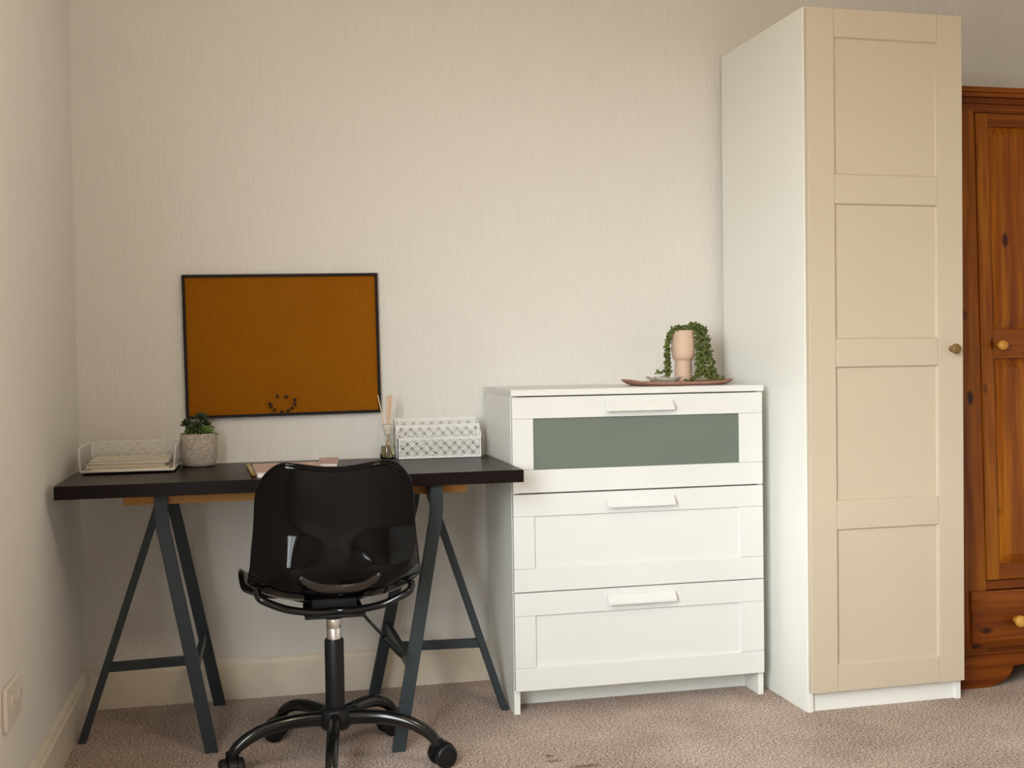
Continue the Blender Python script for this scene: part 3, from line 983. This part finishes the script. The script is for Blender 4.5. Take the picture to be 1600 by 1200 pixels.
# ------------------------------------------------------------------ cork board and pins
B = thing('cork_board', 'orange-brown cork notice board in a thin black frame on the wall', 'notice board', (0.309, 0, 0.861), (0, -0.0115, 0))
BW, BH, FR = 0.588, 0.4345, 0.0085
cp = box('cork_panel', (FR - 0.001, -0.013, FR - 0.001), (BW - FR + 0.001, -0.003, BH - FR + 0.001), M['cork'], B, 0)
cp['label'] = 'orange-brown cork sheet'
box('frame_rail', (0, -0.020, 0), (FR, -0.001, BH), M['frame_dark'], B, 0.001)
box('frame_rail', (BW - FR, -0.020, 0), (BW, -0.001, BH), M['frame_dark'], B, 0.001)
box('frame_rail', (FR, -0.020, 0), (BW - FR, -0.001, FR), M['frame_dark'], B, 0.001)
box('frame_rail', (FR, -0.020, BH - FR), (BW - FR, -0.001, BH), M['frame_dark'], B, 0.001)
pinm = MB().lathe([(0.0006, -0.002), (0.0006, 0.0015), (0.0030, 0.0020), (0.0034, 0.0030), (0.0022, 0.0042), (0.0030, 0.0058), (0.0044, 0.0076), (0.0050, 0.0098), (0.0044, 0.0120), (0.0025, 0.0134), (0.0003, 0.0138)], 18, (0, 0, 0), 'y').mesh('push_pin')
pinm.materials.append(M['pin'])
pinm.polygons.foreach_set('use_smooth', [True] * len(pinm.polygons))
pins = [((0.579, 0.925), 'left eye of the pin smiley face'), ((0.606, 0.924), 'right eye of the pin smiley face'),
        ((0.557, 0.903), 'left end of the smile'), ((0.561, 0.894), 'second from the left end of the smile'),
        ((0.570, 0.883), 'third from the left end of the smile'), ((0.592, 0.878), 'lowest of the smile, at its middle'),
        ((0.611, 0.880), 'just right of the lowest one in the smile'), ((0.623, 0.888), 'third from the right end of the smile'),
        ((0.632, 0.900), 'second from the right end of the smile'), ((0.632, 0.913), 'right end of the smile')]
for (x, z), lab in pins:
    o = bpy.data.objects.new('push_pin', pinm)
    COL.objects.link(o)
    o.location = (x, -0.0130, z)
    tag(o, 'dark push pin in cork board, ' + lab, 'push pin', 'push pins forming a smiley face')

# ------------------------------------------------------------------ lattice letter tray with papers (left end of desk)
LT = thing('letter_tray', 'white lattice metal letter tray holding papers on the desk', 'letter tray', (0.168, -0.180, DZ))
mw = M['mesh_white']
tw, y0, y1, hb = 0.122, -0.118, 0.110, 0.074
MB().box(-tw, tw, y0, y1, 0.006, 0.009).build('base', mw, LT)
lattice(MB(), [(-tw, 0.008), (tw, 0.008), (tw, hb), (-tw, hb)], 0.0285, 0.0088, 0.0028, 0.0016, lambda a, b_, d: (a, y1 + d, b_)).build('back_panel', mw, LT)
for s in (-1, 1):
    lattice(MB(), [(y0, 0.008), (y1, 0.008), (y1, hb), (y0 + 0.020, hb), (y0 - 0.006, 0.060)], 0.0285, 0.0088, 0.0028, 0.0016, lambda a, b_, d, s=s: (s * (tw + (0.006 if s > 0 else 0.004) * (b_ / hb)), a, b_)).build('side_panel', mw, LT)
MB().sweep([(-tw, y0, 0.008), (tw, y0, 0.008)], 0.0032, 8).build('front_lip', mw, LT, smooth=True)
for x in (-0.105, 0.105):
    for y in (-0.100, 0.095):
        MB().lathe([(0.006, 0), (0.007, 0.001), (0.007, 0.006)], 14, (x, y, 0)).build('foot', M['black_satin'], LT)
for k, (z0, z1, dx, dy, rz, m, lab) in enumerate(((0.0095, 0.0170, 0.004, 0.000, 0.010, 'paper', 'cream paper pad at the bottom of the letter tray'),
                                               (0.0178, 0.0260, -0.004, 0.004, -0.020, 'paper', 'cream paper pad in the middle of the letter tray stack'),
                                               (0.0268, 0.0345, 0.002, 0.006, 0.016, 'paper_grey', 'printed greyish booklet on top of the letter tray stack'))):
    b = thing('paper_pad', lab, 'paper', (0.168 + dx, -0.186 + dy, DZ + z0), (0, 0, rz), 'papers in the letter tray')
    h = z1 - z0
    pg = MB()
    for q in range(3):
        e = 0.0012 * (q % 2)
        pg.box(-0.104 + e, 0.104 - e, -0.098 + e, 0.092 - e, h * (0.12 + q * 0.255), h * (0.12 + (q + 1) * 0.255) - 0.0002)
    pg.build('pages', M['page'] if k == 2 else M['paper'], b)
    box('cover', (-0.106, -0.100, h * 0.885), (0.106, 0.094, h), M[m], b, 0.0003)
    box('back_cover', (-0.106, -0.100, 0), (0.106, 0.094, h * 0.12), M[m], b, 0.0003)

# ------------------------------------------------------------------ potted succulent
S = thing('potted_succulent', 'green succulent in a round embossed grey pot on the desk', 'potted plant', (0.350, -0.130, DZ))
R_ = 0.053
MB().lathe([(0.030, 0), (0.043, 0.001), (0.047, 0.006), (0.049, 0.012), (0.0515, 0.022), (0.0535, 0.040), (0.0535, 0.065), (0.0525, 0.085), (0.0515, 0.094), (0.0495, 0.096), (0.0475, 0.094), (0.0470, 0.086), (0.010, 0.085)], 48).build('pot', M['pot_relief'], S, smooth=True)
so = MB().lathe([(0.0468, 0.084), (0.0465, 0.088), (0.030, 0.090), (0.002, 0.0905)], 28).build('soil', M['soil'], S, smooth=True)
def leaf_mesh(name, L, w, th, mat, curl=0.25):
    mb = MB()
    n, m_ = 8, 7
    vs_ = []
    for i in range(m_):
        t = i / (m_ - 1)
        ww = w * (0.35 + 0.65 * math.sin(min(1, t * 1.35) * math.pi / 2)) * (1 - max(0, (t - 0.55) / 0.45) ** 1.8 * 0.97)
        hh = th * (1 - 0.75 * t)
        zc = curl * L * t * t
        for k in range(n):
            a = 2 * math.pi * k / n
            vs_.append((L * t, ww * math.cos(a), zc + hh * math.sin(a) + (0.25 * abs(math.cos(a)) * ww)))
    fs_ = [(i * n + k, i * n + (k + 1) % n, (i + 1) * n + (k + 1) % n, (i + 1) * n + k) for i in range(m_ - 1) for k in range(n)]
    fs_ += [tuple(range(n - 1, -1, -1)), tuple((m_ - 1) * n + k for k in range(n))]
    me = mb.add(vs_, fs_).mesh(name)
    me.materials.append(mat)
    me.polygons.foreach_set('use_smooth', [True] * len(me.polygons))
    return me
LD = leaf_mesh('leaf', 0.020, 0.0065, 0.0024, M['leaf_dark'])
LL = leaf_mesh('leaf', 0.030, 0.0075, 0.0026, M['leaf_light'], 0.35)
def rosette(parent, base, top, me, n, size, mat, tilt=(0, 0)):
    st = MB().sweep([base, tuple((Vector(base) + Vector(top)) / 2 + Vector((0.001, 0, 0))), top], [0.0035, 0.003, 0.0025], 8).build('stem', mat, parent, smooth=True)
    rt = Matrix.Rotation(tilt[0], 3, 'X') @ Matrix.Rotation(tilt[1], 3, 'Y')
    for k in range(n):
        q = k / (n - 1)
        a = k * 2.39996
        el = math.radians(-8 + 82 * q)
        r3 = rt @ Matrix.Rotation(a, 3, 'Z') @ Matrix.Rotation(-el, 3, 'Y')
        o = bpy.data.objects.new('leaf', me)
        COL.objects.link(o)
        o.parent = st
        o.location = Vector(top) + Vector((0, 0, 0.004 * q - 0.002))
        o.rotation_euler = r3.to_euler()
        s = size * (1.0 - 0.42 * q)
        o.scale = (s, s, s)
rosette(S, (0.006, 0.005, 0.088), (0.008, 0.000, 0.140), LD, 24, 1.25, M['leaf_dark'], (0.55, 0.05))
rosette(S, (-0.022, -0.005, 0.088), (-0.030, -0.012, 0.124), LD, 24, 1.15, M['leaf_dark'], (0.65, -0.35))
rosette(S, (-0.012, -0.02, 0.088), (-0.018, -0.024, 0.104), LD, 20, 1.15, M['leaf_dark'], (0.6, -0.1))
rosette(S, (0.024, -0.012, 0.088), (0.024, -0.016, 0.094), LL, 20, 1.12, M['leaf_light'], (0.35, 0.15))
rosette(S, (0.02, 0.02, 0.088), (0.020, 0.018, 0.118), LD, 18, 1.2, M['leaf_dark'], (0.2, 0.3))
rosette(S, (0.0, -0.012, 0.088), (-0.004, -0.016, 0.118), LD, 18, 1.1, M['leaf_dark'], (0.7, 0.2))
rosette(S, (-0.026, -0.022, 0.088), (-0.027, -0.022, 0.093), LL, 16, 0.85, M['leaf_light'], (0.2, -0.2))

# ------------------------------------------------------------------ notebooks and pen
NB = thing('notebook', 'blush pink patterned notebook on the desk behind the chair, left one', 'notebook', (0.600, -0.375, DZ), (0, 0, 0.055))
box('back_cover', (-0.092, -0.148, 0), (0.092, 0.148, 0.0016), M['page'], NB, 0.0003)
box('pages', (-0.090, -0.146, 0.0016), (0.090, 0.146, 0.0080), M['page'], NB, 0.0003)
box('cover', (-0.092, -0.112, 0.0080), (0.092, 0.148, 0.0096), M['pink_cover'], NB, 0.0003)
box('cover_band', (-0.092, -0.148, 0.0080), (0.092, -0.112, 0.0096), M['page'], NB, 0.0003)
PN = thing('pen', 'slim gold pen lying along the left edge of the pink notebook', 'pen', (0.499, -0.372, DZ + 0.0055), (0, 0, 0.055))
MB().sweep([(0, -0.150, 0), (0, -0.142, 0), (0, -0.135, 0), (0, 0.080, 0)], [0.0012, 0.0035, 0.0052, 0.0055], 14).build('barrel', M['gold'], PN, smooth=True)
MB().sweep([(0, 0.081, 0), (0, 0.150, 0), (0, 0.153, 0)], [0.0055, 0.0054, 0.003], 14).build('cap', M['gold'], PN, smooth=True)
N2 = thing('notebook', 'pink floral notebook lying near the back of the desk, right one', 'notebook', (0.700, -0.230, DZ + 0.0005), (0, 0, -0.09))
box('back_cover', (-0.012, -0.060, 0), (0.045, 0.135, 0.0016), M['page'], N2, 0.0003)
box('pages', (-0.011, -0.058, 0.0016), (0.043, 0.133, 0.0075), M['page'], N2, 0.0003)
box('cover', (-0.012, -0.060, 0.0075), (0.045, 0.135, 0.0090), M['floral_cover'], N2, 0.0003)

# ------------------------------------------------------------------ reed diffuser
RD = thing('reed_diffuser', 'small glass reed diffuser with yellow-green oil and pale sticks', 'reed diffuser', (0.904, -0.115, DZ))
outer = [(0.016, 0.0), (0.021, 0.001), (0.0235, 0.008), (0.0240, 0.020), (0.0215, 0.036), (0.0150, 0.052), (0.0105, 0.066), (0.0098, 0.078), (0.0125, 0.092), (0.0175, 0.106)]
inner = [(r - 0.0014, h) for r, h in reversed(outer[2:])] + [(0.016, 0.0035), (0.002, 0.003)]
MB().lathe(outer + inner, 32).build('bottle', M['clear_glass'], RD, smooth=True)
MB().lathe([(0.002, 0.0032), (0.0155, 0.0037), (0.0219, 0.009), (0.0224, 0.020), (0.0199, 0.036), (0.0185, 0.041), (0.002, 0.041)], 32).build('oil', M['oil'], RD, smooth=False)
MB().lathe([(0.0103, 0.074), (0.0104, 0.080), (0.0131, 0.092), (0.0178, 0.105), (0.0166, 0.1055), (0.0118, 0.093), (0.0090, 0.080), (0.0090, 0.074)], 28).build('neck_sleeve', M['collar'], RD, smooth=True)
for (bx, by, txx, tyy, hh) in ((0.010, 0.0, -0.0275, -0.004, 0.196), (-0.006, 0.004, 0.000, 0.006, 0.192), (0.004, -0.006, 0.005, -0.004, 0.194), (-0.004, -0.004, 0.0085, 0.006, 0.190), (0.0, 0.008, 0.0135, 0.000, 0.195), (-0.009, -0.002, 0.0165, -0.006, 0.192)):
    MB().sweep([(bx, by, 0.006), (bx * 0.2 + txx * 0.28, by * 0.2 + tyy * 0.28, 0.085), (txx, tyy, hh)], 0.0017, 8).build('reed', M['reed'], RD, smooth=True)

# ------------------------------------------------------------------ letter organiser (right end of desk)
FO = thing('letter_organiser', 'white lattice metal letter organiser with three tiers near the chest', 'letter organiser', (1.060, -0.112, DZ))
fw = 0.128
MB().box(-fw, fw, -0.040, 0.046, 0.002, 0.004).build('base', mw, FO)
for nm, y, z0, z1 in (('front_panel', -0.040, 0.003, 0.064), ('middle_panel', -0.004, 0.003, 0.100), ('back_panel', 0.046, 0.003, 0.119)):
    mb = lattice(MB(), [(-fw, z0), (fw, z0), (fw, z1), (-fw, z1)], 0.0288, 0.0088, 0.0028, 0.0018, lambda a, b_, d, y=y: (a, y + d, b_))
    for a, b_ in ((z0, z0 + 0.005), (z1 - 0.006, z1)):
        mb.box(-fw, fw, y - 0.001, y + 0.001, a, b_)
    for a in (-fw, fw - 0.005):
        mb.box(a, a + 0.005, y - 0.0013, y + 0.0013, z0 + 0.0002, z1 - 0.0002)
    mb.build(nm, mw, FO)
for s in (-1, 1):
    lattice(MB(), [(-0.040, 0.003), (0.046, 0.003), (0.046, 0.119), (-0.040, 0.064)], 0.0288, 0.0088, 0.0028, 0.0018, lambda a, b_, d, s=s: (s * fw + d, a, b_)).build('side_panel', mw, FO)
for x in (-0.115, 0.115):
    for y in (-0.032, 0.036):
        MB().lathe([(0.005, 0), (0.006, 0.0005), (0.006, 0.0021)], 12, (x, y, 0)).build('foot', M['black_satin'], FO)

# ------------------------------------------------------------------ tray, dish and trailing plant on the chest
TRZ = CH
TR = MB()
NA, NR = 64, 7
vs_, fs_ = [], []
rings = [(0.0, 0.004), (0.55, 0.004), (0.80, 0.0045), (0.90, 0.008), (1.0, 0.014), (1.02, 0.0165), (1.0, 0.0175)]
def tray_pt(q, a, z):
    ca, sa = math.cos(a), math.sin(a)
    e = 0.55
    x = 0.169 * math.copysign(abs(ca) ** e, ca)
    y = 0.095 * math.copysign(abs(sa) ** e, sa)
    wob = 1 + 0.02 * math.sin(3 * a + 0.6)
    up = 0.0
    if q > 0.85:
        up = (q - 0.85) / 0.17 * (0.007 * max(0, -ca) ** 3 + 0.0035 * max(0, ca) ** 3 + 0.002 * math.sin(2.4 * a))
    return (x * q * wob, y * q * wob, z + up)
top = [(0.0, 0.0040), (0.60, 0.0040), (0.84, 0.0045), (0.93, 0.0080), (0.99, 0.0130), (1.01, 0.0125), (0.99, 0.0085), (0.92, 0.0030), (0.82, 0.0), (0.0, 0.0)]
for q, z in top:
    for k in range(NA):
        vs_.append(tray_pt(max(q, 0.01), 2 * math.pi * k / NA, z))
for i in range(len(top) - 1):
    for k in range(NA):
        k2 = (k + 1) % NA
        fs_.append((i * NA + k, i * NA + k2, (i + 1) * NA + k2, (i + 1) * NA + k))
fs_ += [tuple(range(NA)), tuple((len(top) - 1) * NA + k for k in range(NA - 1, -1, -1))]
tr = TR.add(vs_, fs_).build('serving_tray', M['terracotta'], None, smooth=True)
tr.location = (1.797, -0.230, TRZ)
tag(tr, 'dusky pink wavy clay tray on top of the chest', 'tray')

DS = MB()
vs_, fs_ = [], []
prof = [(0.012, 0.0), (0.030, 0.001), (0.038, 0.007), (0.045, 0.014), (0.054, 0.019), (0.0535, 0.021), (0.043, 0.0165), (0.034, 0.0095), (0.020, 0.005), (0.001, 0.0045)]
for r, z in prof:
    for k in range(48):
        a = 2 * math.pi * k / 48
        w = 1 + (0.09 * math.sin(5 * a + 0.4) + 0.05 * math.sin(3 * a)) * min(1, r / 0.04)
        dz = (0.0035 * math.sin(5 * a + 1.2)) * max(0, (r - 0.035) / 0.018)
        vs_.append((r * w * math.cos(a), r * w * math.sin(a) * 0.8, max(0, z + dz)))
for i in range(len(prof) - 1):
    for k in range(48):
        k2 = (k + 1) % 48
        fs_.append((i * 48 + k, i * 48 + k2, (i + 1) * 48 + k2, (i + 1) * 48 + k))
fs_ += [tuple(range(47, -1, -1)), tuple((len(prof) - 1) * 48 + k for k in range(48))]
ds = DS.add(vs_, fs_).build('trinket_dish', M['stone'], None, smooth=True)
ds.location = (1.738, -0.282, TRZ + 0.0045)
tag(ds, 'small grey scalloped dish in front of the trailing plant', 'dish')

TP = thing('trailing_plant', 'string-of-pearls plant trailing from a pale pink footed pot', 'potted plant', (1.826, -0.205, TRZ + 0.0043))
MB().lathe([(0.020, 0.0), (0.0295, 0.001), (0.0300, 0.004), (0.0270, 0.030), (0.0262, 0.055), (0.0262, 0.070), (0.0270, 0.0725), (0.0310, 0.0755), (0.0345, 0.082), (0.0364, 0.092), (0.0372, 0.104), (0.0370, 0.130), (0.0350, 0.150), (0.0342, 0.165), (0.0325, 0.166), (0.0318, 0.160), (0.0318, 0.150), (0.004, 0.149)], 48).build('pot', M['pink_pot'], TP, smooth=True)
MB().lathe([(0.0316, 0.148), (0.0315, 0.153), (0.001, 0.155)], 28).build('soil', M['soil'], TP, smooth=True)
ico = bmesh.new()
bmesh.ops.create_icosphere(ico, subdivisions=1, radius=1.0)
iv = [v.co.copy() for v in ico.verts]
ifc = [tuple(v.index for v in f.verts) for f in ico.faces]
ico.free()
def strand(pts, step, spread, br, rnd):
    mb = MB()
    path = spline(pts, 40)
    mb.sweep(path, 0.0009, 5)
    acc, last = 0.0, path[0]
    for p in path[1:]:
        seg = (p - last).length
        acc += seg
        while acc > step:
            acc -= step
            for _ in range(2):
                d = Vector((rnd.uniform(-1, 1), rnd.uniform(-1, 1), rnd.uniform(-0.6, 0.6)))
                if d.length < 0.2:
                    continue
                d = d.normalized() * spread * rnd.uniform(0.6, 1.25)
                c = p + d
                s = br * rnd.uniform(0.8, 1.25)
                q = d.normalized()
                rot = Vector((0, 0, 1)).rotation_difference(q).to_matrix()
                mb.add([c + rot @ Vector((v.x * s * 0.85, v.y * s * 0.85, v.z * s * 1.25)) for v in iv], ifc)
                mb.sweep([p, c], 0.0007, 4)
        last = p
    return mb
rnd = random.Random(11)
Z0 = 0.168
ST = []
# left curtain
ST.append([(-0.020, -0.01, 0.158), (-0.034, -0.02, 0.172), (-0.048, -0.018, 0.160), (-0.055, -0.014, 0.12), (-0.054, -0.012, 0.07), (-0.052, -0.010, 0.035), (-0.050, -0.008, 0.020)])
ST.append([(-0.018, 0.01, 0.158), (-0.034, 0.010, 0.170), (-0.046, 0.006, 0.150), (-0.052, 0.0, 0.10), (-0.050, -0.002, 0.045), (-0.056, -0.004, 0.026)])
ST.append([(-0.030, -0.012, 0.160), (-0.050, -0.016, 0.150), (-0.062, -0.012, 0.10), (-0.058, -0.010, 0.055), (-0.066, -0.008, 0.038), (-0.088, -0.006, 0.034)])
# over the rim
ST.append([(-0.030, 0.010, 0.160), (-0.015, 0.012, 0.174), (0.010, 0.014, 0.176), (0.030, 0.010, 0.172)])
ST.append([(-0.028, 0.0, 0.160), (-0.010, 0.008, 0.170), (0.012, 0.006, 0.170), (0.028, 0.0, 0.168)])
# right curtain
for (ox, oy, xb, yb, zb) in ((0.034, -0.022, 0.034, -0.044, 0.010), (0.044, -0.016, 0.052, -0.040, 0.020), (0.056, -0.010, 0.064, -0.036, 0.008),
                             (0.066, -0.004, 0.082, -0.030, 0.010), (0.074, 0.004, 0.092, -0.016, 0.014), (0.082, 0.010, 0.108, -0.004, 0.014), (0.060, 0.016, 0.078, 0.010, 0.020)):
    ST.append([(0.012, oy * 0.4, 0.158), (0.028, oy * 0.8, 0.180 + rnd.uniform(-0.004, 0.006)), (ox * 0.85, oy, 0.176), (ox, oy - 0.004, 0.150), (ox + (xb - ox) * 0.3, oy + (yb - oy) * 0.3, 0.105), (ox + (xb - ox) * 0.65, oy + (yb - oy) * 0.65, 0.060), (xb, yb, zb + 0.006)])
# ends lying on the tray
ST.append([(0.044, -0.030, 0.070), (0.036, -0.040, 0.045), (0.024, -0.048, 0.022), (0.006, -0.055, 0.012), (-0.008, -0.058, 0.010)])
ST.append([(0.068, -0.034, 0.050), (0.070, -0.046, 0.026), (0.078, -0.058, 0.014), (0.090, -0.070, 0.013), (0.098, -0.082, 0.012)])
ST.append([(0.090, -0.014, 0.050), (0.100, -0.024, 0.028), (0.112, -0.030, 0.016), (0.122, -0.034, 0.016)])
for p in ST:
    strand(p, 0.0056, 0.0066, 0.0044, rnd).build('trailing_stem', M['bead_leaf'], TP, smooth=True)
